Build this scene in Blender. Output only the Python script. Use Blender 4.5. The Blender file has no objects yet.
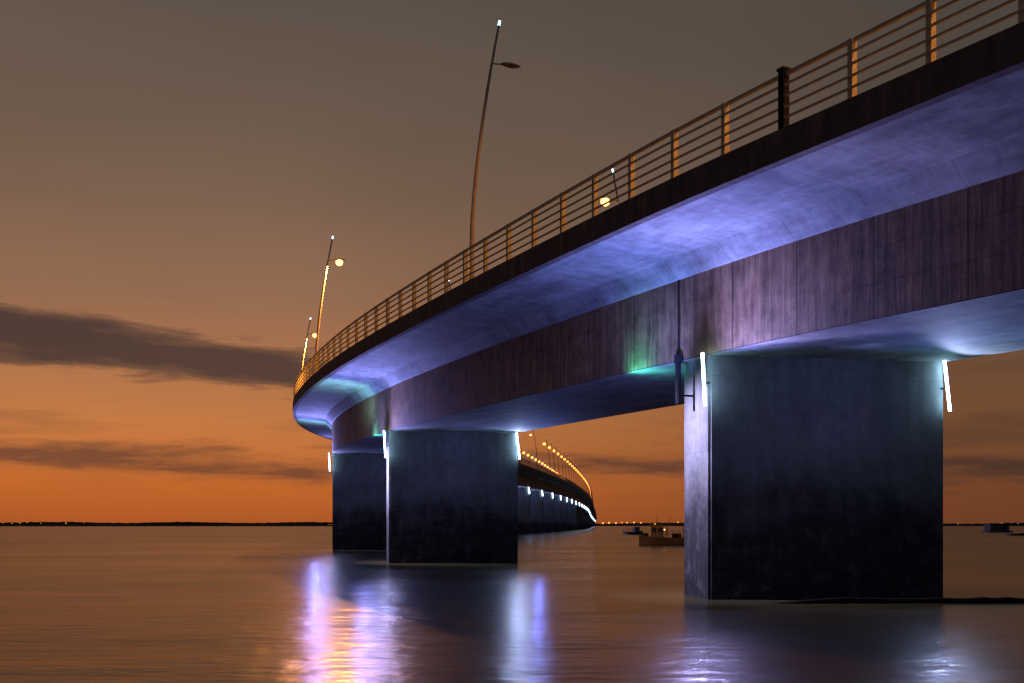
import bpy, bmesh, math, random, bisect
from mathutils import Vector, Matrix
random.seed(7)
S=bpy.context.scene
S.view_settings.view_transform='Standard'
try: S.view_settings.look='None'
except Exception: pass
S.view_settings.exposure=0
COL=S.collection
H=2.5   # eye height above water

# ------------------------------------------------------------ materials
def newmat(name):
    m=bpy.data.materials.new(name); m.use_nodes=True
    nt=m.node_tree; b=nt.nodes['Principled BSDF']
    return m,nt,b
def N(nt,t,**k):
    n=nt.nodes.new(t)
    for a,v in k.items(): setattr(n,a,v)
    return n
def setin(n,**k):
    for a,v in k.items(): n.inputs[a.replace('_',' ')].default_value=v
def math_(nt,op,a,b=None,c=None,clamp=False):
    n=nt.nodes.new('ShaderNodeMath'); n.operation=op; n.use_clamp=clamp
    for i,v in enumerate((a,b,c)):
        if v is None: continue
        if isinstance(v,(int,float)): n.inputs[i].default_value=v
        else: nt.links.new(v,n.inputs[i])
    return n.outputs[0]
def ramp(nt,fac,stops,interp='LINEAR'):
    r=nt.nodes.new('ShaderNodeValToRGB'); r.color_ramp.interpolation=interp
    e=r.color_ramp.elements
    while len(e)<len(stops): e.new(0.5)
    for i,(p,c) in enumerate(stops):
        e[i].position=p; e[i].color=(c[0],c[1],c[2],1) if not isinstance(c,(int,float)) else (c,c,c,1)
    nt.links.new(fac,r.inputs[0]); return r.outputs[0]
def mix(nt,fac,a,b,mode='MIX'):
    n=nt.nodes.new('ShaderNodeMix'); n.data_type='RGBA'; n.blend_type=mode
    for i,v in ((0,fac),(6,a),(7,b)):
        if isinstance(v,(int,float)): n.inputs[i].default_value=v
        elif isinstance(v,(tuple,list)): n.inputs[i].default_value=(v[0],v[1],v[2],1)
        else: nt.links.new(v,n.inputs[i])
    return n.outputs[2]
def noise(nt,vec,scale,detail=4,rough=0.55):
    n=N(nt,'ShaderNodeTexNoise'); setin(n,Scale=scale,Detail=detail,Roughness=rough)
    if vec is not None: nt.links.new(vec,n.inputs['Vector'])
    return n.outputs['Fac']
def mapping(nt,vec,scale=(1,1,1),loc=(0,0,0)):
    m=N(nt,'ShaderNodeMapping'); m.inputs['Scale'].default_value=scale; m.inputs['Location'].default_value=loc
    nt.links.new(vec,m.inputs['Vector']); return m.outputs[0]
def bump(nt,b,h,strength=0.3,dist=0.02):
    n=N(nt,'ShaderNodeBump'); setin(n,Strength=strength,Distance=dist)
    nt.links.new(h,n.inputs['Height']); nt.links.new(n.outputs[0],b.inputs['Normal'])
def brick(nt,vec,w,h,mortar,c2,cm,offset=0.0,smooth=.5,bias=0.0):
    br=N(nt,'ShaderNodeTexBrick'); br.offset=offset
    setin(br,Scale=1.0,Mortar_Size=mortar,Mortar_Smooth=smooth,Bias=bias)
    br.inputs['Brick Width'].default_value=w; br.inputs['Row Height'].default_value=h
    br.inputs['Color1'].default_value=(1,1,1,1); br.inputs['Color2'].default_value=(c2,c2,c2,1); br.inputs['Mortar'].default_value=(cm,cm,cm,1)
    nt.links.new(vec,br.inputs['Vector']); return br.outputs['Color']

def mat_web():
    m,nt,b=newmat('weathered_girder_concrete')
    uv=N(nt,'ShaderNodeTexCoord').outputs['UV']
    n1=noise(nt,mapping(nt,uv,(0.22,0.6,1)),1.0,6,.65)
    st=noise(nt,mapping(nt,uv,(2.6,0.20,1)),1.6,7,0.70)
    bl=noise(nt,uv,1.3,8,0.74)
    zone=noise(nt,mapping(nt,uv,(.12,.5,1),(5,2,0)),1.0,3,.5)
    c=mix(nt,n1,(0.27,0.14,0.062),(0.52,0.36,0.21))
    c=mix(nt,0.75,c,ramp(nt,st,[(0.36,(.40,.32,.28)),(0.5,(.85,.78,.74)),(0.62,(1.35,1.28,1.2))]),'MULTIPLY')
    c=mix(nt,0.75,c,ramp(nt,bl,[(0.35,(.42,.35,.31)),(0.6,(1.2,1.2,1.2))]),'MULTIPLY')
    c=mix(nt,1.0,c,brick(nt,uv,3.05,20,.035,.78,.24,smooth=.3),'MULTIPLY')
    bk=brick(nt,uv,0.30,0.98,.05,.70,.48,offset=.0,smooth=.8,bias=-.1)
    c=mix(nt,ramp(nt,zone,[(.42,.10),(.55,.70)]),c,mix(nt,1.0,c,bk,'MULTIPLY'))
    nt.links.new(c,b.inputs['Base Color']); b.inputs['Roughness'].default_value=0.7
    bump(nt,b,math_(nt,'ADD',st,bl),0.5,0.03); return m
def mat_soffit():
    m,nt,b=newmat('pale_soffit_concrete')
    uv=N(nt,'ShaderNodeTexCoord').outputs['UV']
    n1=noise(nt,mapping(nt,uv,(0.35,0.9,1)),0.8,7,0.7)
    n2=noise(nt,mapping(nt,uv,(1.2,0.5,1)),1.0,8,0.75)
    n3=noise(nt,mapping(nt,uv,(.5,2.0,1)),1.3,7,0.72)
    c=ramp(nt,n1,[(0.30,(.22,.215,.20)),(0.5,(.38,.375,.355)),(0.70,(.50,.495,.47))])
    c=mix(nt,0.65,c,ramp(nt,n2,[(0.34,.42),(0.60,1.12)]),'MULTIPLY')
    c=mix(nt,0.5,c,ramp(nt,n3,[(0.36,.52),(0.6,1.15)]),'MULTIPLY')
    c=mix(nt,1.0,c,brick(nt,uv,3.05,50,.02,.88,.60),'MULTIPLY')
    nt.links.new(c,b.inputs['Base Color']); b.inputs['Roughness'].default_value=0.75
    bump(nt,b,n2,0.4,0.02); return m
def mat_fascia():
    m,nt,b=newmat('stained_edge_beam_concrete')
    uv=N(nt,'ShaderNodeTexCoord').outputs['UV']
    st=noise(nt,mapping(nt,uv,(1.5,0.3,1)),1.5,7,0.75)
    c=ramp(nt,st,[(0.3,(.05,.035,.030)),(0.55,(.14,.095,.08)),(0.75,(.32,.21,.16))])
    nt.links.new(c,b.inputs['Base Color']); b.inputs['Roughness'].default_value=0.85
    bump(nt,b,st,0.5,0.03); return m
def mat_pier():
    m,nt,b=newmat('tidal_pier_concrete')
    tc=N(nt,'ShaderNodeTexCoord').outputs['Object']
    geo=N(nt,'ShaderNodeNewGeometry').outputs['Position']
    sp=N(nt,'ShaderNodeSeparateXYZ'); nt.links.new(tc,sp.inputs[0])
    xy=math_(nt,'ADD',sp.outputs[0],sp.outputs[1])
    cb=N(nt,'ShaderNodeCombineXYZ'); nt.links.new(xy,cb.inputs[0]); nt.links.new(sp.outputs[2],cb.inputs[1])
    n1=noise(nt,tc,0.5,5,0.6)
    st=noise(nt,mapping(nt,tc,(1.8,1.8,0.22)),1.2,6,0.68)
    sk=noise(nt,tc,2.4,8,0.72)
    c=ramp(nt,n1,[(0.3,(.19,.185,.18)),(0.7,(.30,.295,.29))])
    c=mix(nt,0.45,c,ramp(nt,st,[(0.32,.55),(0.65,1.12)]),'MULTIPLY')
    c=mix(nt,0.35,c,ramp(nt,sk,[(0.35,.5),(0.6,1.12)]),'MULTIPLY')
    c=mix(nt,1.0,c,brick(nt,cb.outputs[0],2.4,1.25,.015,.94,.72,smooth=.6),'MULTIPLY')
    sz=N(nt,'ShaderNodeSeparateXYZ'); nt.links.new(geo,sz.inputs[0])
    n3=noise(nt,mapping(nt,tc,(.40,.40,0.45)),1.0,9,0.66)
    t=math_(nt,'ADD',sz.outputs[2],math_(nt,'MULTIPLY',math_(nt,'SUBTRACT',n3,0.5),7.0))
    tide=ramp(nt,math_(nt,'DIVIDE',t,6.0),[(0.0,1.0),(0.36,.95),(0.58,0.45),(0.78,0.0)])
    n4=noise(nt,tc,1.6,9,0.74)
    weed=ramp(nt,n4,[(0.40,(.020,.020,.020)),(0.54,(.038,.037,.037)),(0.65,(.10,.097,.097))])
    c=mix(nt,tide,c,weed)
    nt.links.new(c,b.inputs['Base Color']); b.inputs['Roughness'].default_value=0.9
    b.inputs['Specular IOR Level'].default_value=.3
    bump(nt,b,n4,0.35,0.05); return m
def mat_simple(name,col,rough=0.6,metal=0.0,var=0.35,scale=3.0,spec=0.5):
    m,nt,b=newmat(name)
    tc=N(nt,'ShaderNodeTexCoord').outputs['Object']
    n=noise(nt,tc,scale,5,0.65)
    lo=tuple(max(0,x*(1-var)) for x in col); hi=tuple(min(1,x*(1+var)) for x in col)
    nt.links.new(ramp(nt,n,[(0.3,lo),(0.7,hi)]),b.inputs['Base Color'])
    b.inputs['Roughness'].default_value=rough; b.inputs['Metallic'].default_value=metal
    b.inputs['Specular IOR Level'].default_value=spec
    return m
def mat_emit(name,col,strength,sample=True):
    m,nt,b=newmat(name)
    b.inputs['Base Color'].default_value=(.02,.02,.02,1)
    b.inputs['Emission Color'].default_value=(*col,1); b.inputs['Emission Strength'].default_value=strength
    if not sample:
        try: m.cycles.emission_sampling='NONE'
        except Exception: pass
    return m
M_WEB=mat_web(); M_SOF=mat_soffit(); M_FAS=mat_fascia(); M_PIER=mat_pier()
M_ASPH=mat_simple('asphalt',(.05,.05,.05),.9)
M_RAIL=mat_simple('weathered_galvanised_rail',(.55,.47,.30),.8,.0,.2,6,.2)
M_POLE=mat_simple('painted_steel_pole',(.50,.40,.27),.6,.0,.2)
M_DARK=mat_simple('dark_steel',(.012,.012,.014),.9,.0,.3,3,.1)
M_TUBE=mat_emit('lit_tube',(.40,.74,1.0),24)
M_TUBEF=mat_emit('lit_tube_distant',(.50,.70,1.0),12,False)
M_SOD=mat_emit('sodium_lamp',(1.0,.36,.07),10,False)
M_SODF=mat_emit('sodium_lamp_distant',(1.0,.27,.04),6,False)
M_TIP=mat_emit('cool_tip_light',(.35,.75,1.0),8,False)
M_TIPF=mat_emit('cool_tip_light_distant',(.45,.8,1.0),1,False)
M_LENS=mat_simple('unlit_lens',(.25,.22,.18),.2,0,.1)

# ------------------------------------------------------------ helpers
def mkobj(name,mesh,parent=None,mats=()):
    o=bpy.data.objects.new(name,mesh); COL.objects.link(o)
    if parent is not None: o.parent=parent
    for m in mats: o.data.materials.append(m)
    return o
def empty(name,loc,rotz=0,label=None,category=None,group=None):
    o=bpy.data.objects.new(name,None); COL.objects.link(o); o.location=loc; o.rotation_euler[2]=rotz
    o.empty_display_size=0.2
    if label: o['label']=label
    if category: o['category']=category
    if group: o['group']=group
    return o
def bm_mesh(bm,name,smooth=False):
    me=bpy.data.meshes.new(name)
    bmesh.ops.recalc_face_normals(bm,faces=bm.faces[:])
    if smooth:
        for f in bm.faces: f.smooth=True
    bm.to_mesh(me); bm.free(); return me
def add_box(bm,c,size,rot=None,mi=0):
    r=bmesh.ops.create_cube(bm,size=1.0)
    M=Matrix.Translation(Vector(c))
    if rot is not None: M=M@rot
    M=M@Matrix.Diagonal((size[0],size[1],size[2],1))
    bmesh.ops.transform(bm,matrix=M,verts=r['verts'])
    if mi:
        for f in {f for v in r['verts'] for f in v.link_faces}: f.material_index=mi
    return r['verts']
def add_rod(bm,a,b,r0,r1=None,seg=8,mi=0):
    a=Vector(a); b=Vector(b); d=b-a; r1=r0 if r1 is None else r1
    r=bmesh.ops.create_cone(bm,cap_ends=True,segments=seg,radius1=r0,radius2=r1,depth=d.length)
    q=Vector((0,0,1)).rotation_difference(d.normalized()).to_matrix().to_4x4()
    bmesh.ops.transform(bm,matrix=Matrix.Translation((a+b)/2)@q,verts=r['verts'])
    for f in {f for v in r['verts'] for f in v.link_faces}: f.material_index=mi
def add_tube(bm,pts,radii,seg=10,mi=0):
    rings=[]
    for i,p in enumerate(pts):
        p=Vector(p); t=(Vector(pts[min(i+1,len(pts)-1)])-Vector(pts[max(i-1,0)])).normalized()
        x=t.cross(Vector((0,1,0))).normalized(); y=t.cross(x)
        rings.append([bm.verts.new(p+(x*math.cos(a)+y*math.sin(a))*radii[i]) for a in [2*math.pi*k/seg for k in range(seg)]])
    for a,b in zip(rings,rings[1:]):
        for k in range(seg):
            f=bm.faces.new((a[k],a[(k+1)%seg],b[(k+1)%seg],b[k])); f.material_index=mi
    bm.faces.new(rings[0]); bm.faces.new(rings[-1])
def add_ell(bm,c,r,mi=0,sub=2,rot=None):
    q=bmesh.ops.create_icosphere(bm,subdivisions=sub,radius=1.0)
    M=Matrix.Translation(Vector(c))
    if rot is not None: M=M@rot
    bmesh.ops.transform(bm,matrix=M@Matrix.Diagonal((r[0],r[1],r[2],1)),verts=q['verts'])
    for f in {f for v in q['verts'] for f in v.link_faces}: f.material_index=mi; f.smooth=True

# ------------------------------------------------------------ bridge path (foot of the near web)
CP=[(92,-95,4.9),(53,-40,5.2),(27.2,0,5.45),(12.2,26,5.6),(6.55,36.8,5.70),(-8.1,72,6.15),(-18.0,110,7.15),(-21.6,149,8.2),
    (-18.5,188,9.0),(-2,320,10.6),(15.5,471,11.6),(39,707,11.8),(89,1350,11.0),(158,2200,8.0),(214,2950,5.0)]
CP=[Vector((x,y,z+H)) for x,y,z in CP]
def crom(p0,p1,p2,p3,t):
    def tj(ti,a,b): return ti+max((b-a).length,1e-6)**0.5
    t0=0;t1=tj(t0,p0,p1);t2=tj(t1,p1,p2);t3=tj(t2,p2,p3)
    t=t1+(t2-t1)*t
    A1=p0*((t1-t)/(t1-t0))+p1*((t-t0)/(t1-t0)); A2=p1*((t2-t)/(t2-t1))+p2*((t-t1)/(t2-t1)); A3=p2*((t3-t)/(t3-t2))+p3*((t-t2)/(t3-t2))
    B1=A1*((t2-t)/(t2-t0))+A2*((t-t0)/(t2-t0)); B2=A2*((t3-t)/(t3-t1))+A3*((t-t1)/(t3-t1))
    return B1*((t2-t)/(t2-t1))+B2*((t-t1)/(t2-t1))
dense=[]
for i in range(1,len(CP)-2):
    L=(CP[i+1]-CP[i]).length; n=max(8,int(L/0.5))
    for k in range(n): dense.append(crom(CP[i-1],CP[i],CP[i+1],CP[i+2],k/n))
dense.append(CP[-2].copy())
cum=[0.0]
for a,b in zip(dense,dense[1:]): cum.append(cum[-1]+(b-a).to_2d().length)
STOT=cum[-1]
def at(s):
    s=max(0,min(STOT-1e-3,s)); i=min(bisect.bisect_right(cum,s)-1,len(cum)-2)
    f=(s-cum[i])/(cum[i+1]-cum[i]); return dense[i].lerp(dense[i+1],f)
def frame(s):
    p=at(s); d=(at(s+2)-at(s-2)).to_2d().normalized()
    return p,Vector((d.x,d.y,0)),Vector((d.y,-d.x,0))   # pos, tangent, right normal
def s_of_y(y,off=0.0):
    lo,hi=0,STOT
    for _ in range(50):
        m=(lo+hi)/2; p,t,r=frame(m)
        if (p+r*off).y<y: lo=m
        else: hi=m
    return lo
st=[];s=0.0
S300=s_of_y(300)
while s<STOT:
    st.append(s); s+=1.5 if s<S300 else 12.0
st.append(STOT-0.01)
FR=[(s,)+frame(s) for s in st]
BW=8.3; OH=3.8
FB=3.62; FT=4.42      # edge beam bottom / top above girder foot
def sweep(name,prof,closed,mat,parent):
    bm=bmesh.new(); uvl=bm.loops.layers.uv.new('UVMap')
    pl=[0.0]; q=list(prof)+([prof[0]] if closed else [])
    for a,b in zip(q,q[1:]): pl.append(pl[-1]+math.hypot(b[0]-a[0],b[1]-a[1]))
    rings=[[bm.verts.new(p+r*o+Vector((0,0,z))) for o,z in prof] for s,p,t,r in FR]
    n=len(prof); m=n if closed else n-1
    for i in range(len(rings)-1):
        for k in range(m):
            k2=(k+1)%n
            f=bm.faces.new((rings[i][k],rings[i+1][k],rings[i+1][k2],rings[i][k2]))
            uvs=[(st[i],pl[k]),(st[i+1],pl[k]),(st[i+1],pl[k+1]),(st[i],pl[k+1])]
            for l,u in zip(f.loops,uvs): l[uvl].uv=u
    if closed:
        bm.faces.new(rings[0]); bm.faces.new(rings[-1])
    me=bm_mesh(bm,name); return mkobj(name,me,parent,(mat,))
bridge=empty('bridge',(0,0,0),label='long curving concrete bridge lit blue and violet, standing in water',category='bridge')
g=sweep('girder',[(0,0),(0,3.0),(BW,3.0),(BW,0)],True,M_WEB,bridge)
g.data.materials.append(M_SOF)
for f in g.data.polygons:
    if abs(f.normal.z)>0.7: f.material_index=1
g['label']='rust stained rectangular girder with panel joints'
deck=sweep('deck',[(-OH+0.3,FB+.06),(-0.62,3.42),(-0.10,2.86),(-0.002,2.82),(-0.002,3.004),(BW+.002,3.004),(BW+.002,2.82),(BW+0.10,2.86),(BW+0.62,3.42),(BW+OH-0.3,FB+.06),(BW+OH-0.3,4.25),(-OH+0.3,4.25)],True,M_SOF,bridge)
sweep('edge_beam',[(-OH,FB),(-OH,FT),(-OH+.298,FT),(-OH+.298,FB)],True,M_FAS,bridge)
sweep('edge_beam',[(BW+OH-.298,FB),(BW+OH-.298,FT),(BW+OH,FT),(BW+OH,FB)],True,M_FAS,bridge)
sweep('road_surface',[(-OH+1.6,4.254),(BW+OH-1.6,4.254)],False,M_ASPH,bridge)

# ------------------------------------------------------------ piers
def pier(s,head,w=8.6,d=2.6,near=True):
    p,t,r=frame(s)
    P=empty('pier',(p.x,p.y,0),rotz=-math.radians(head)); P.parent=bridge
    zt=p.z+0.04
    bm=bmesh.new()
    add_box(bm,(w/2+.04,d/2,(zt-4)/2),(w,d,zt+4))
    es=[e for e in bm.edges if abs((e.verts[0].co-e.verts[1].co).z)>1]
    bmesh.ops.bevel(bm,geom=es,offset=0.09,segments=2,affect='EDGES')
    mkobj('shaft',bm_mesh(bm,'shaft'),P,(M_PIER,))
    for k,(x,y,lean) in enumerate(((-0.20,-0.30,0.12),(w+0.10,-0.24,0.26))):
        bm=bmesh.new()
        add_rod(bm,(x,y,zt-1.80),(x-lean*0.8,y,zt-0.04),0.05 if near else .15,seg=10 if near else 5)
        mkobj('light_tube',bm_mesh(bm,'light_tube',True),P,(M_TUBE if near else M_TUBEF,))
        if near:
            bm=bmesh.new()
            add_box(bm,(x+(0.16 if k==0 else -.16),y+.22,zt-1.0),(0.10,0.24,0.05))
            mkobj('light_bracket',bm_mesh(bm,'light_bracket'),P,(M_DARK,))
    return P,p,t,r,zt
sP1=s_of_y(36.8); sps=[sP1-39.5,sP1,s_of_y(72),s_of_y(110),s_of_y(149),s_of_y(188)]
heads=[-18,-10,-10,-7,0,4]
while sps[-1]+39.5<STOT-20: sps.append(sps[-1]+39.5); heads.append(6)
PI=[]
for i,(s,h) in enumerate(zip(sps,heads)):
    if i>5: p,t,r=frame(s); h=math.degrees(math.atan2(t.x,t.y))
    PI.append(pier(s,h,near=i<6)+(h,))
def spot(name,loc,direction,power,col,size=150,blend=1.0,rad=0.15):
    L=bpy.data.lights.new(name,'SPOT'); L.energy=power; L.color=col; L.spot_size=math.radians(size); L.spot_blend=blend; L.shadow_soft_size=rad
    o=bpy.data.objects.new(name,L); COL.objects.link(o); o.location=loc
    o.rotation_euler=Vector(direction).to_track_quat('-Z','Y').to_euler()
    return o
BLUE=(0.17,0.225,.93); VIO=(0.26,0.285,1.0); CY=(0.08,.85,.72); WASH=(.56,.53,1.0)
UP=Vector((0,0,1))
for i,(P,p,t,r,zt,h) in enumerate(PI[:6]):
    pw=[10500,3400,3500,4600,2800,2000][i]
    c=Vector((p.x,p.y,p.z-1.3))-r*1.6
    spot('pier_fill_light',c+t*0.5,t*(.55 if i==0 else 1.1)+UP-r*0.35,pw*(1.3 if i==0 else .85),BLUE,145)  # added spots with no fixture, fill the cantilever and web beyond the tubes
    spot('pier_fill_light',c-t*0.5,-t*0.9+UP-r*.15,pw,VIO if i else BLUE,140)
    if i<4:
        a=Vector((math.sin(math.radians(h)),math.cos(math.radians(h)),0)); b_=Vector((a.y,-a.x,0))
        if i>0:
            q=Vector((p.x,p.y,zt-0.2))+a*1.3-b_*4.2          # added spot without a fixture, brightens the narrow face
            spot('end_face_fill_light',q,-UP*1.1+b_*1.15,(0,6500,12000,8000)[i],WASH,84,1.0,.06)
            q=Vector((p.x,p.y,zt-0.9))-a*.36-b_*.22          # the tubes throwing light over the water
            spot('tube_light',q,-a-UP*.32,(0,1900,360,300)[i],(.50,.42,1.0),100,.3,.04)
            q=Vector((p.x,p.y,zt-0.9))-a*.32+b_*8.64
            if i<3: spot('tube_light',q,-a-UP*.32,(0,750,520)[i],(.48,.56,1.0),100,.3,.04)
            # added spot ahead of the broad face, imitates faint blue tube spill
            q=Vector((p.x,p.y,zt-.4))-a*3.4+b_*4.3
            spot('broad_face_fill_light',q,a-UP*.35,(0,70,80,70)[i],(.30,.38,1.0),150,1,.5)
        q=Vector((p.x,p.y,p.z-0.55))+t*4.6-r*.5
        spot('glow_fill_light',q,UP*.6+r*1.0-t*.3,300,CY,140,1,.05)  # added cyan spot clear of the tubes, imitates their glow on the girder
        if i in (2,3): spot('glow_fill_light',q-r*1.2,UP-r*.2+t*.5,1300,(.3,.85,.9),120,1,.05)
        q=Vector((p.x,p.y,p.z-2.2))-a*1.4+b_*(8.6+.3)
        spot('glow_fill_light',q,UP-b_*.8-a*1.3,60,CY,110,1,.05)  # another added cyan spot, imitating glow at the far corner
        if i!=1: spot('pier_fill_light',q-UP*2.2+b_*.6-a*1.0,UP-b_*.9-t*1.2,850,BLUE,115,1,.1)  # added fill for the girder underside, no fixture here
        else: spot('pier_fill_light',q-UP*2.6-b_*1.5-a*1.0,UP-b_*.6-t*1.0,700,BLUE,110,1,.1)
        if i>0: spot('pier_fill_light',q+a*4.5-UP*1.2+b_*.6,UP-b_*.6+t*.9,900,BLUE,140,1,.1)
for i in range(7,15):
    P,p,t,r,zt,h=PI[i]
    spot('pier_fill_light',Vector((p.x,p.y,p.z-2.0))-r*6.0,UP*.8+r,60000,(.26,.38,1.0),150,1,.3)  # added spot hung in the air, brightens the distant web

# drain pipe at the expansion joint by the first pier
bm=bmesh.new()
p,t,r=frame(sP1)
o=p-r*0.14+t*1.55
add_rod(bm,o+Vector((0,0,-1.5)),o+Vector((0,0,-0.1)),0.10,seg=10)
add_box(bm,o+Vector((0,0,0.06)),(0.24,0.24,0.30))
add_rod(bm,o+Vector((0,0,-0.2)),o+Vector((0,0,2.80)),0.022,seg=8)
add_rod(bm,o+Vector((0,0,-1.2)),o+r*0.6+Vector((0,0,-1.2)),0.035,seg=6)
mkobj('drain_pipe',bm_mesh(bm,'drain_pipe'),bridge,(M_DARK,))

# ------------------------------------------------------------ railing
RT=FT
sDARK=s_of_y(27.95,-OH)
def railing(off,label,full,out):
    R=empty('bridge_railing',(0,0,0),label=label,category='railing')
    for z,h in ((0.28,.026),(0.56,.026),(0.84,.026),(1.12,.026),(1.42,.045)):
        bm=bmesh.new(); prof=[(-h,-h),(-h,h),(h,h),(h,-h)]
        oo=off+(out if h<.04 else 0)
        rings=[[bm.verts.new(p+r*(oo+a)+Vector((0,0,RT+z+b))) for a,b in prof] for s,p,t,r in FR]
        for A,B in zip(rings,rings[1:]):
            for k in range(4): bm.faces.new((A[k],B[k],B[(k+1)%4],A[(k+1)%4]))
        mkobj('top_rail' if h>.04 else 'rail',bm_mesh(bm,'rail'),R,(M_RAIL,))
    bm=bmesh.new(); add_box(bm,(0,0,0.73),(0.16,0.15,1.46)); add_box(bm,(0,0,0.02),(0.24,0.22,0.04)); me=bm_mesh(bm,'post'); me.materials.append(M_RAIL)
    s=sDARK-2.28*8 ; n=0; V=[];F=[]
    while s<s_of_y(700,off):
        p,t,r=frame(s); q=p+r*off+Vector((0,0,RT))
        if full and abs(s-sDARK)<.5: pass
        elif full and n<100:
            o=mkobj('post',me,R); o.location=q; o.rotation_euler[2]=math.atan2(r.y,r.x); n+=1
        else:
            b0=len(V)
            for z in (0,1.44):
                for a,b in ((-.07,-.05),(.07,-.05),(.07,.05),(-.07,.05)): V.append(q+r*a+t*b+Vector((0,0,z)))
            F+=[(b0,b0+1,b0+5,b0+4),(b0+1,b0+2,b0+6,b0+5),(b0+2,b0+3,b0+7,b0+6),(b0+3,b0,b0+4,b0+7),(b0+4,b0+5,b0+6,b0+7)]
        s+=2.28
    me=bpy.data.meshes.new('posts'); me.from_pydata(V,[],F)
    o=mkobj('post',me,R,(M_RAIL,)); o['kind']='stuff'
    return R
railing(-OH+.18,'ochre metal railing with horizontal bars along the bridge deck edge',True,-.085)
railing(BW+OH-.18,'metal railing along the seaward edge of the bridge deck',False,.085)
p,t,r=frame(sDARK); bm=bmesh.new(); add_box(bm,(0,0,.76),(.2,.2,1.52)); add_box(bm,(0,0,1.55),(.26,.26,.06))
o=mkobj('expansion_joint_post',bm_mesh(bm,'jp'),None,(M_DARK,)); o.location=p+r*(-OH+.16)+Vector((0,0,RT)); o.rotation_euler[2]=math.atan2(r.y,r.x)
o['label']='thick dark steel post standing in the bridge railing'; o['category']='post'

# ------------------------------------------------------------ street lamps (local +X = over the road)
LH=11.5
def pole_pts():
    pts=[]
    for k in range(13):
        z=LH*k/12; u=max(0,(z-2.2)/(LH-2.2)); pts.append((1.25*u**1.5,0,z))
    return pts
def lamp_meshes():
    d={}
    bm=bmesh.new(); pts=pole_pts(); add_tube(bm,pts,[0.12-0.07*k/12 for k in range(13)],10); add_rod(bm,(0,0,0),(0,0,.5),.17,.15,10)
    d['pole']=bm_mesh(bm,'pole',True); d['pole'].materials.append(M_POLE)
    bm=bmesh.new(); za=LH-1.7; xa=1.25*((za-2.2)/(LH-2.2))**1.5
    add_rod(bm,(xa,0,za),(xa+.6,0,za+.06),.035,.03,8); d['arm']=bm_mesh(bm,'arm'); d['arm'].materials.append(M_POLE)
    bm=bmesh.new(); add_ell(bm,(xa+.88,0,za+.07),(.50,.18,.10))
    for v in bm.verts:
        if v.co.z<za+.03: v.co.z=za+.03
    d['lamp_head']=bm_mesh(bm,'lamp_head',True); d['lamp_head'].materials.append(M_POLE)
    bm=bmesh.new(); add_ell(bm,(xa+.86,0,za-.10),(.27,.24,.26),sub=3); d['lamp_lens']=bm_mesh(bm,'lamp_lens',True); d['lamp_lens'].materials.append(M_SOD)
    bm=bmesh.new(); add_ell(bm,(xa+.92,0,za+.02),(.26,.14,.06),sub=2); d['off']=bm_mesh(bm,'lamp_lens_off',True); d['off'].materials.append(M_LENS)
    bm=bmesh.new(); add_rod(bm,(1.25,0,LH),(1.29,0,LH+.2),.05,.05,8); d['tip_light']=bm_mesh(bm,'tip_light'); d['tip_light'].materials.append(M_TIP)
    bm=bmesh.new(); add_tube(bm,pts[::3],[.12,.11,.1,.09,.08],5); add_rod(bm,(xa,0,za),(xa+.9,0,za+.05),.05,.05,4)
    add_ell(bm,(xa+.88,0,za),(.52,.52,.46),mi=1,sub=1); add_ell(bm,(1.28,0,LH+.1),(.1,.1,.1),mi=2,sub=1)
    d['far']=bm_mesh(bm,'far_lamp')
    for m in (M_POLE,M_SODF,M_TIPF): d['far'].materials.append(m)
    return d,xa,za
LM,xa,za=lamp_meshes()
def lamp(s,side,lit=True,light=0,far=False,label=None,extra=0.0,dz=0.0):
    p,t,r=frame(s); off=(-OH+.5 if side<0 else BW+OH-.5)+extra
    q=p+r*off+Vector((0,0,4.25+dz)); inward=r if side<0 else -r
    rz=math.atan2(inward.y,inward.x)
    lab=label or 'slim curved street lamp glowing orange on the bridge deck'
    if far:
        o=mkobj('street_lamp',LM['far']); o.location=q; o.rotation_euler[2]=rz; o['label']=lab; o['category']='street lamp'; o['group']='street lamps along the bridge'; return
    E=empty('street_lamp',q,rz,lab,'street lamp','street lamps along the bridge')
    for k in ('pole','arm','lamp_head','tip_light'): mkobj(k,LM[k],E)
    mkobj('lamp_lens',LM['lamp_lens'] if lit else LM['off'],E)
    if light:
        w=q+inward*(xa+.86)+Vector((0,0,za-.50))
        spot('street_lamp_light',w,(0,0,-1),light,(1.0,.38,.08),179,.12,.12)
sA=s_of_y(46.8,-OH); sR=s_of_y(66,BW+OH)
lamp(sA-40,-1,light=6500)
lamp(sA,-1,lit=False,label='tall slim curved street lamp with unlit head and bluish tip light')
s=sA+40;k=1
while s<STOT-20:
    lamp(s,-1,light=(17000,22000,4000,0,0,0)[k-1] if k<5 else 0,far=k>7,extra=(.45 if k==1 else -.68) if k<3 else 0); k+=1; s+=40 if k<8 else 15
lamp(sR-40,1,light=7500); k=0; s=sR
while s<STOT-20:
    lamp(s,1,light=(5000,6000,3000)[k] if k<3 else 0,far=k>6,extra=.7 if k==0 else 0,dz=-.7 if k==0 else 0); k+=1; s+=40 if k<8 else 18

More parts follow.
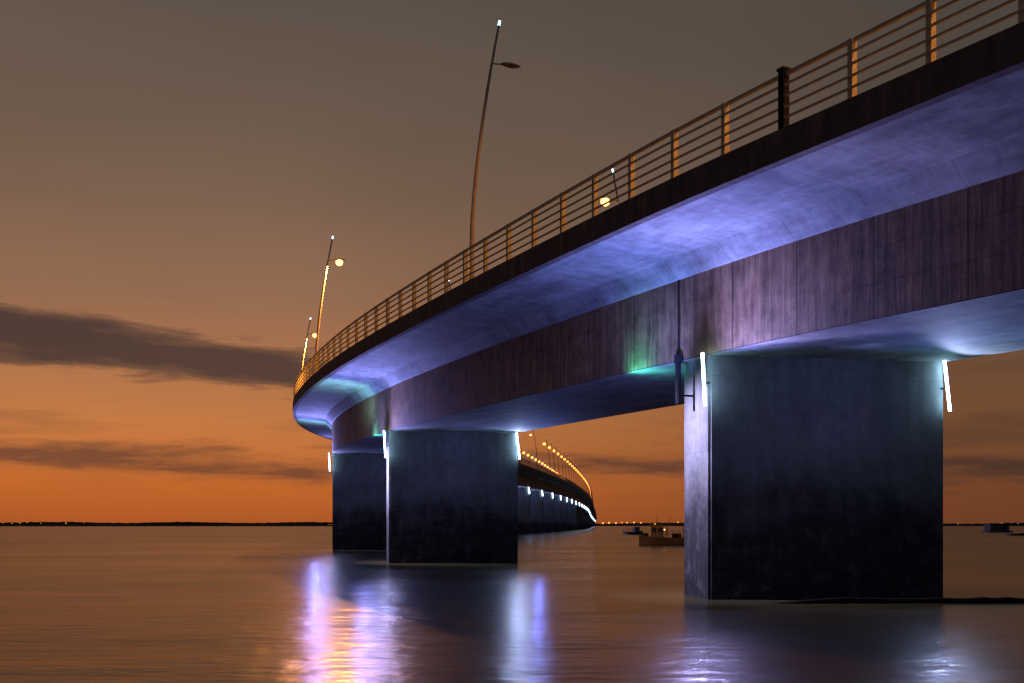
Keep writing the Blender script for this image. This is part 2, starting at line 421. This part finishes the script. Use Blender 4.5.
# ------------------------------------------------------------ water
def mat_water():
    m,nt,b=newmat('estuary_water')
    geo=N(nt,'ShaderNodeNewGeometry').outputs['Position']
    n1=noise(nt,mapping(nt,geo,(0.7,1.4,1)),1.0,4,0.6)
    n2=noise(nt,mapping(nt,geo,(0.11,0.20,1)),1.0,3,0.5)
    n3=noise(nt,mapping(nt,geo,(0.02,0.08,1)),1.0,4,0.6)
    h=math_(nt,'ADD',math_(nt,'MULTIPLY',n1,0.42),math_(nt,'MULTIPLY',n2,1.2))
    b.inputs['Base Color'].default_value=(.070,.058,.022,1)
    nt.links.new(ramp(nt,n3,[(0.3,.19),(0.7,.27)]),b.inputs['Roughness'])
    b.inputs['IOR'].default_value=1.38
    b.inputs['Specular Tint'].default_value=(1.0,1.0,.88,1)
    bump(nt,b,h,0.55,0.24); return m
bm=bmesh.new()
vs=[bm.verts.new(v) for v in ((-9000,-800,0),(9000,-800,0),(9000,12000,0),(-9000,12000,0))]; bm.faces.new(vs)
w=mkobj('water',bm_mesh(bm,'water'),None,(mat_water(),)); w['kind']='structure'
bm=bmesh.new()
vs=[bm.verts.new(v) for v in ((-9000,-800,-5),(9000,-800,-5),(9000,12000,-5),(-9000,12000,-5))]; bm.faces.new(vs)
w=mkobj('seabed',bm_mesh(bm,'seabed'),None,(mat_simple('mud',(.08,.06,.045),.9),)); w['kind']='structure'

# ------------------------------------------------------------ distant shore
M_LAND=mat_simple('dark_shore_land',(.035,.03,.022),.95)
M_WOOD=mat_simple('dark_foliage',(.03,.035,.02),.95)
ico=bmesh.new(); bmesh.ops.create_icosphere(ico,subdivisions=1,radius=1.0); ico.verts.index_update()
IV=[v.co.copy() for v in ico.verts]; IF=[tuple(v.index for v in f.verts) for f in ico.faces]; ico.free()
def shore(a0,a1,R,h,name,ts=1.0):
    bm=bmesh.new(); prev=None; n=90
    for k in range(n+1):
        a=math.radians(a0+(a1-a0)*k/n); rr=R*(1+0.03*math.sin(k*.35)+0.02*random.random())
        e=min(1,k/6,(n-k)/6)
        row=[bm.verts.new((math.sin(a)*q,math.cos(a)*q,z)) for q,z in ((rr,-1),(rr+25,h*e*(.7+.3*random.random())-.5),(rr+300,h*e),(rr+800,-1))]
        if prev:
            for i in range(3): bm.faces.new((prev[i],row[i],row[i+1],prev[i+1]))
        prev=row
    o=mkobj(name,bm_mesh(bm,name),None,(M_LAND,)); o['kind']='structure'
    V=[];F=[]
    for k in range(int(abs(a1-a0)*26)):
        a=math.radians(random.uniform(a0+1.2,a1-1.2)); rr=R*1.03+random.uniform(40,220)
        s=ts*random.uniform(1.8,3.0)*(1+.35*math.sin(a*60))
        if s<.8: continue
        c=Vector((math.sin(a)*rr,math.cos(a)*rr,h+s*.3)); b0=len(V)
        for v in IV: V.append(c+Vector((v.x*s*3.2,v.y*s*1.6,v.z*s))+Vector([random.uniform(-.6,.6) for _ in range(3)]))
        F+=[tuple(i+b0 for i in f) for f in IF]
    me=bpy.data.meshes.new('distant_wood'); me.from_pydata(V,[],F)
    o=mkobj('distant_wood',me,None,(M_WOOD,)); o['kind']='stuff'; o['label']='dark band of trees along the far shore'
shore(-62,-7,2100,5.0,'distant_shore',.8)
shore(1,62,2500,3.5,'distant_shore')
M_SL=mat_emit('shore_light',(1.0,.38,.08),3,False)
M_SLR=mat_emit('shore_light_red',(1.0,.12,.05),4,False)
def shore_lamp(px,R,z,m,r):
    bm=bmesh.new(); add_rod(bm,(0,0,0),(0,0,z),.25,.2,5,0); add_ell(bm,(0,0,z+r*.6),(r,r,r*.9),mi=1,sub=1)
    o=mkobj('shore_lamp',bm_mesh(bm,'shore_lamp'),None,(M_POLE,m)); o.location=((px-512)/1100*R,R,.5)
    o['label']='tiny orange lamp glowing on the far shore'; o['category']='lamp'; o['group']='lamps along the far shore'
for px in (3,12,20,27,41,66,84): shore_lamp(px,1950,random.uniform(4,6),M_SL,random.uniform(.3,.7))
for px in (603,609,616,622,627,634,641,655,668,678): shore_lamp(px,2300,random.uniform(3,7),M_SLR if px in(622,668) else M_SL,random.uniform(.8,1.8))
for px in (958,1002,1018): shore_lamp(px,2300,random.uniform(3,6),M_SL,.6)

# ------------------------------------------------------------ boats
M_HULL=mat_simple('weathered_boat_hull',(.05,.045,.045),.5)
M_CAB=mat_simple('weathered_cabin_paint',(.10,.08,.065),.5)
M_GLASS=mat_simple('dark_window_glass',(.02,.02,.025),.1)
M_WLAMP=mat_emit('boat_lamp',(1.0,.45,.15),5,False)
def boat(px,Y,L,W,F,rot,label,cabin=True,lampn=1,rails=True,ch=1.5,frame_=False):
    E=empty('work_boat',((px-512)/1100*Y,Y,0),math.radians(rot),label,'boat')
    bm=bmesh.new(); rings=[]
    for k in range(11):
        u=k/10; x=(u-.5)*L; wd=W/2*(1-max(0,(u-.6)/.4)**2.2)+.02; z=F*(1+.45*max(0,(u-.5)/.5)**2)
        rings.append([bm.verts.new(v) for v in ((x,-wd,z),(x+0,-wd*.85,.1),(x,-wd*.5,-.3),(x,wd*.5,-.3),(x,wd*.85,.1),(x,wd,z),(x,wd-.08 if wd>.1 else 0.01,z),(x,wd*.8,F*.6),(x,-wd*.8,F*.6),(x,-wd+.08 if wd>.1 else -.01,z))])
    for A,B in zip(rings,rings[1:]):
        for i in range(10): bm.faces.new((A[i],B[i],B[(i+1)%10],A[(i+1)%10]))
    bm.faces.new(rings[0]); bm.faces.new(rings[-1]); mkobj('hull',bm_mesh(bm,'hull'),E,(M_HULL,))
    if cabin:
        cx=.12*L
        bm=bmesh.new(); add_box(bm,(cx,0,F*.6+ch/2),(L*.26,W*.62,ch)); add_box(bm,(cx,0,F*.6+ch+.05),(L*.32,W*.7,.1))
        bmesh.ops.bevel(bm,geom=bm.edges[:],offset=.03,segments=1,affect='EDGES'); mkobj('cabin',bm_mesh(bm,'cabin'),E,(M_CAB,))
        for sy in (-1,1):
            for dx in (-.07,.06):
                bm=bmesh.new(); add_box(bm,(cx+dx*L,sy*(W*.31+.01),F*.6+ch*.68),(L*.09,.02,ch*.32)); mkobj('window',bm_mesh(bm,'window'),E,(M_GLASS,))
        bm=bmesh.new(); add_rod(bm,(cx,0,F*.6+ch+.05),(cx,0,F*.6+ch+1.0),.05,.03); add_rod(bm,(cx,-.4,F*.6+ch+.7),(cx,.4,F*.6+ch+.7),.03); mkobj('mast',bm_mesh(bm,'mast'),E,(M_CAB,))
    if rails:
        bm=bmesh.new()
        for sy in (-1,1):
            for k in range(5): x=-L*.47+k*L*.13; add_rod(bm,(x,sy*W*.44,F),(x,sy*W*.44,F+.8),.03,seg=5)
            for z in (.45,.8): add_rod(bm,(-L*.47,sy*W*.44,F+z),(L*.05,sy*W*.44,F+z),.028,seg=5)
        add_rod(bm,(-L*.47,-W*.44,F+.8),(-L*.47,W*.44,F+.8),.028,seg=5)
        mkobj('guard_rail',bm_mesh(bm,'guard_rail'),E,(M_CAB,))
    if frame_:
        bm=bmesh.new()
        for x in (-L*.42,-L*.1):
            for sy in (-1,1): add_rod(bm,(x,sy*W*.4,F*.6),(x,sy*W*.4,F+1.75),.045,seg=6)
        add_box(bm,(-L*.26,0,F+1.8),(L*.4,W*.9,.1)); mkobj('canopy',bm_mesh(bm,'canopy'),E,(M_CAB,))
        bm=bmesh.new(); add_box(bm,(-L*.28,0,F*.6+.45),(L*.2,W*.5,.9)); bmesh.ops.bevel(bm,geom=bm.edges[:],offset=.05,segments=1,affect='EDGES'); mkobj('oyster_winch',bm_mesh(bm,'w'),E,(M_DARK,))
        bm=bmesh.new(); add_box(bm,(L*.36,0,F*1.0+.3),(.7,W*.4,.5)); mkobj('deck_crate',bm_mesh(bm,'c'),E,(M_DARK,))
        bm=bmesh.new(); add_rod(bm,(-L*.02,.3,F*.6),(-L*.16,.3,F+2.6),.05,.03); mkobj('boom',bm_mesh(bm,'b'),E,(M_CAB,))
    if lampn:
        bm=bmesh.new(); add_ell(bm,(.12*L-L*.15,0,F*.6+1.35),(.09,.09,.09),sub=1); mkobj('cabin_lamp',bm_mesh(bm,'cabin_lamp'),E,(M_WLAMP,))
boat(663,136,5.9,2.4,.95,172,'moored work boat with cabin, canopy, mast and guard rails',ch=1.9,frame_=True)
boat(634,290,5.5,2.2,.7,25,'small dark boat moored off the far piers',lampn=0)
boat(1018,260,5,2.0,.5,10,'low open boat at anchor',cabin=False,lampn=0,rails=False)
E=empty('pontoon_hut',((997-512)/1100*380,380,0),0.15,'dark boxy hut on a floating pontoon','hut')
bm=bmesh.new(); add_box(bm,(0,0,.15),(9,5,.8)); bmesh.ops.bevel(bm,geom=bm.edges[:],offset=.08,segments=1,affect='EDGES'); mkobj('pontoon',bm_mesh(bm,'pontoon'),E,(M_HULL,))
bm=bmesh.new(); add_box(bm,(0,0,1.7),(7,3.6,2.3)); mkobj('hut_wall',bm_mesh(bm,'hut_wall'),E,(M_HULL,))
bm=bmesh.new(); add_box(bm,(0,0,2.92),(7.6,4.2,.14)); mkobj('roof',bm_mesh(bm,'roof'),E,(M_DARK,))
bm=bmesh.new(); add_box(bm,(-1.6,-1.81,1.8),(1.2,.03,.8)); mkobj('window',bm_mesh(bm,'window'),E,(M_GLASS,))
bm=bmesh.new(); add_box(bm,(1.5,-1.81,1.5),(.9,.03,1.8)); mkobj('door',bm_mesh(bm,'door'),E,(M_DARK,))

# low concrete sill awash beside the first pier
bm=bmesh.new(); prev=None
for k in range(61):
    x=8.3+k*0.4; yy=35.0+.012*k; hh=.14+.06*random.random(); e=min(1,(k+.1)/5)
    row=[bm.verts.new(v) for v in ((x,yy-.12,-.3),(x,yy-.1,hh*.9*e),(x,yy+.1,hh*e),(x,yy+.3,hh*.8*e),(x,yy+.4,-.3))]
    if prev:
        for i in range(4): bm.faces.new((prev[i],row[i],row[i+1],prev[i+1]))
    prev=row
o=mkobj('concrete_sill',bm_mesh(bm,'concrete_sill'),None,(mat_simple('wet_concrete_sill',(.02,.016,.014),1.0,0,.5,2,0.0),))
o['label']='low dark concrete sill awash at the foot of the pier'; o['category']='sill'

# ------------------------------------------------------------ sky
W=bpy.data.worlds.new('World'); S.world=W; W.use_nodes=True; nt=W.node_tree; bg=nt.nodes['Background']
tc=N(nt,'ShaderNodeTexCoord').outputs['Generated']
sp=N(nt,'ShaderNodeSeparateXYZ'); nt.links.new(tc,sp.inputs[0]); X,Y,Z=sp.outputs
az=math_(nt,'ARCTAN2',X,Y)
hy=math_(nt,'SQRT',math_(nt,'ADD',math_(nt,'MULTIPLY',X,X),math_(nt,'MULTIPLY',Y,Y)))
el=math_(nt,'DIVIDE',Z,math_(nt,'MAXIMUM',hy,0.05))
front=ramp(nt,el,[(0.0,(.40,.092,.020)),(0.035,(.52,.132,.026)),(0.09,(.54,.185,.055)),(0.13,(.45,.178,.072)),(0.20,(.295,.146,.080)),
   (0.28,(.200,.118,.076)),(0.37,(.145,.098,.070)),(0.48,(.110,.083,.065)),(0.9,(.05,.05,.05))])
back=ramp(nt,el,[(0,(.042,.040,.066)),(0.3,(.033,.038,.070)),(1,(.024,.030,.060))])
aw=ramp(nt,math_(nt,'ADD',math_(nt,'DIVIDE',az,2*math.pi),0.5),[(0.0,0),(0.28,.15),(0.42,1.0),(0.47,.97),(0.53,.58),(0.56,.20),(0.72,.05),(1.0,0)])
backf=mix(nt,ramp(nt,math_(nt,'ADD',Y,0.0),[(0.0,0),(0.6,1)]),back,ramp(nt,el,[(0,(.09,.036,.018)),(0.15,(.075,.042,.026)),(0.3,(.064,.050,.040)),(1,(.04,.04,.04))]))
sky=mix(nt,aw,backf,front)
def cvec(sx,sz,lo=0):
    c=N(nt,'ShaderNodeCombineXYZ'); nt.links.new(math_(nt,'MULTIPLY',az,sx),c.inputs[0]); nt.links.new(math_(nt,'MULTIPLY',el,sz),c.inputs[1]); c.inputs[2].default_value=lo; return c.outputs[0]
na=noise(nt,cvec(9,55),1.0,7,0.62); nb=noise(nt,cvec(4.5,34,3.3),1.0,7,0.60); nc=noise(nt,cvec(3,9,7),1.0,3,0.5)
azp=math_(nt,'ADD',az,0.436)
ec=math_(nt,'SUBTRACT',0.160,math_(nt,'MULTIPLY',azp,0.095))
hw=math_(nt,'MAXIMUM',math_(nt,'SUBTRACT',0.028,math_(nt,'MULTIPLY',azp,0.020)),0.0)
d=math_(nt,'ADD',math_(nt,'ABSOLUTE',math_(nt,'SUBTRACT',el,ec)),math_(nt,'MULTIPLY',math_(nt,'SUBTRACT',na,0.5),0.05))
m1=ramp(nt,math_(nt,'MULTIPLY',math_(nt,'SUBTRACT',hw,d),60.0),[(0,0),(0.45,.75),(1,1)])
m1=math_(nt,'MULTIPLY',m1,ramp(nt,math_(nt,'ADD',az,1.0),[(0.2,0),(0.4,1),(0.86,1),(0.98,0)]))
ec2=math_(nt,'ADD',0.050,math_(nt,'MULTIPLY',math_(nt,'SINE',math_(nt,'MULTIPLY',az,9.0)),0.006))
d2=math_(nt,'ADD',math_(nt,'ABSOLUTE',math_(nt,'SUBTRACT',el,ec2)),math_(nt,'MULTIPLY',math_(nt,'SUBTRACT',nb,0.47),0.14))
m2=ramp(nt,math_(nt,'MULTIPLY',math_(nt,'SUBTRACT',0.017,d2),45.0),[(0,0),(1,.95)])
m3=math_(nt,'MULTIPLY',ramp(nt,nb,[(0.50,0),(0.66,.8)]),ramp(nt,el,[(0.02,.0),(0.06,.8),(0.12,.8),(0.17,.0)]))
sky=mix(nt,math_(nt,'MULTIPLY',m1,.94),sky,(.058,.037,.034))
cl2=mix(nt,aw,(.036,.024,.021),(.100,.043,.030))
sky=mix(nt,math_(nt,'MULTIPLY',m2,.85),sky,cl2)
sky=mix(nt,math_(nt,'MULTIPLY',m3,.6),sky,cl2)
sky=mix(nt,0.5,sky,ramp(nt,nc,[(0.3,.90),(0.7,1.10)]),'MULTIPLY')
below=ramp(nt,math_(nt,'ADD',Z,0.5),[(0.49,0),(0.5,1)])
sky=mix(nt,below,(.05,.03,.02),sky)
ns=N(nt,'ShaderNodeTexSky',sky_type='NISHITA'); ns.sun_disc=False; ns.sun_elevation=math.radians(0.5); ns.sun_rotation=math.radians(-15)
tot=mix(nt,0.002,sky,ns.outputs[0],'ADD')
nt.links.new(tot,bg.inputs['Color']); bg.inputs['Strength'].default_value=1.0
L=bpy.data.lights.new('sun','SUN'); L.energy=0.004; L.angle=math.radians(20); L.color=(1,.5,.25)
o=bpy.data.objects.new('sun',L); COL.objects.link(o)
o.rotation_euler=Vector((0.26,-0.96,-0.03)).to_track_quat('-Z','Y').to_euler()

# ------------------------------------------------------------ camera
c=bpy.data.cameras.new('camera'); co=bpy.data.objects.new('camera',c); COL.objects.link(co)
co.location=(0,0,H); co.rotation_euler=(math.radians(90),0,0)
c.sensor_width=36; c.lens=1100/1024*36; c.shift_y=183.5/1024; c.clip_end=20000; c.clip_start=0.1
S.camera=co
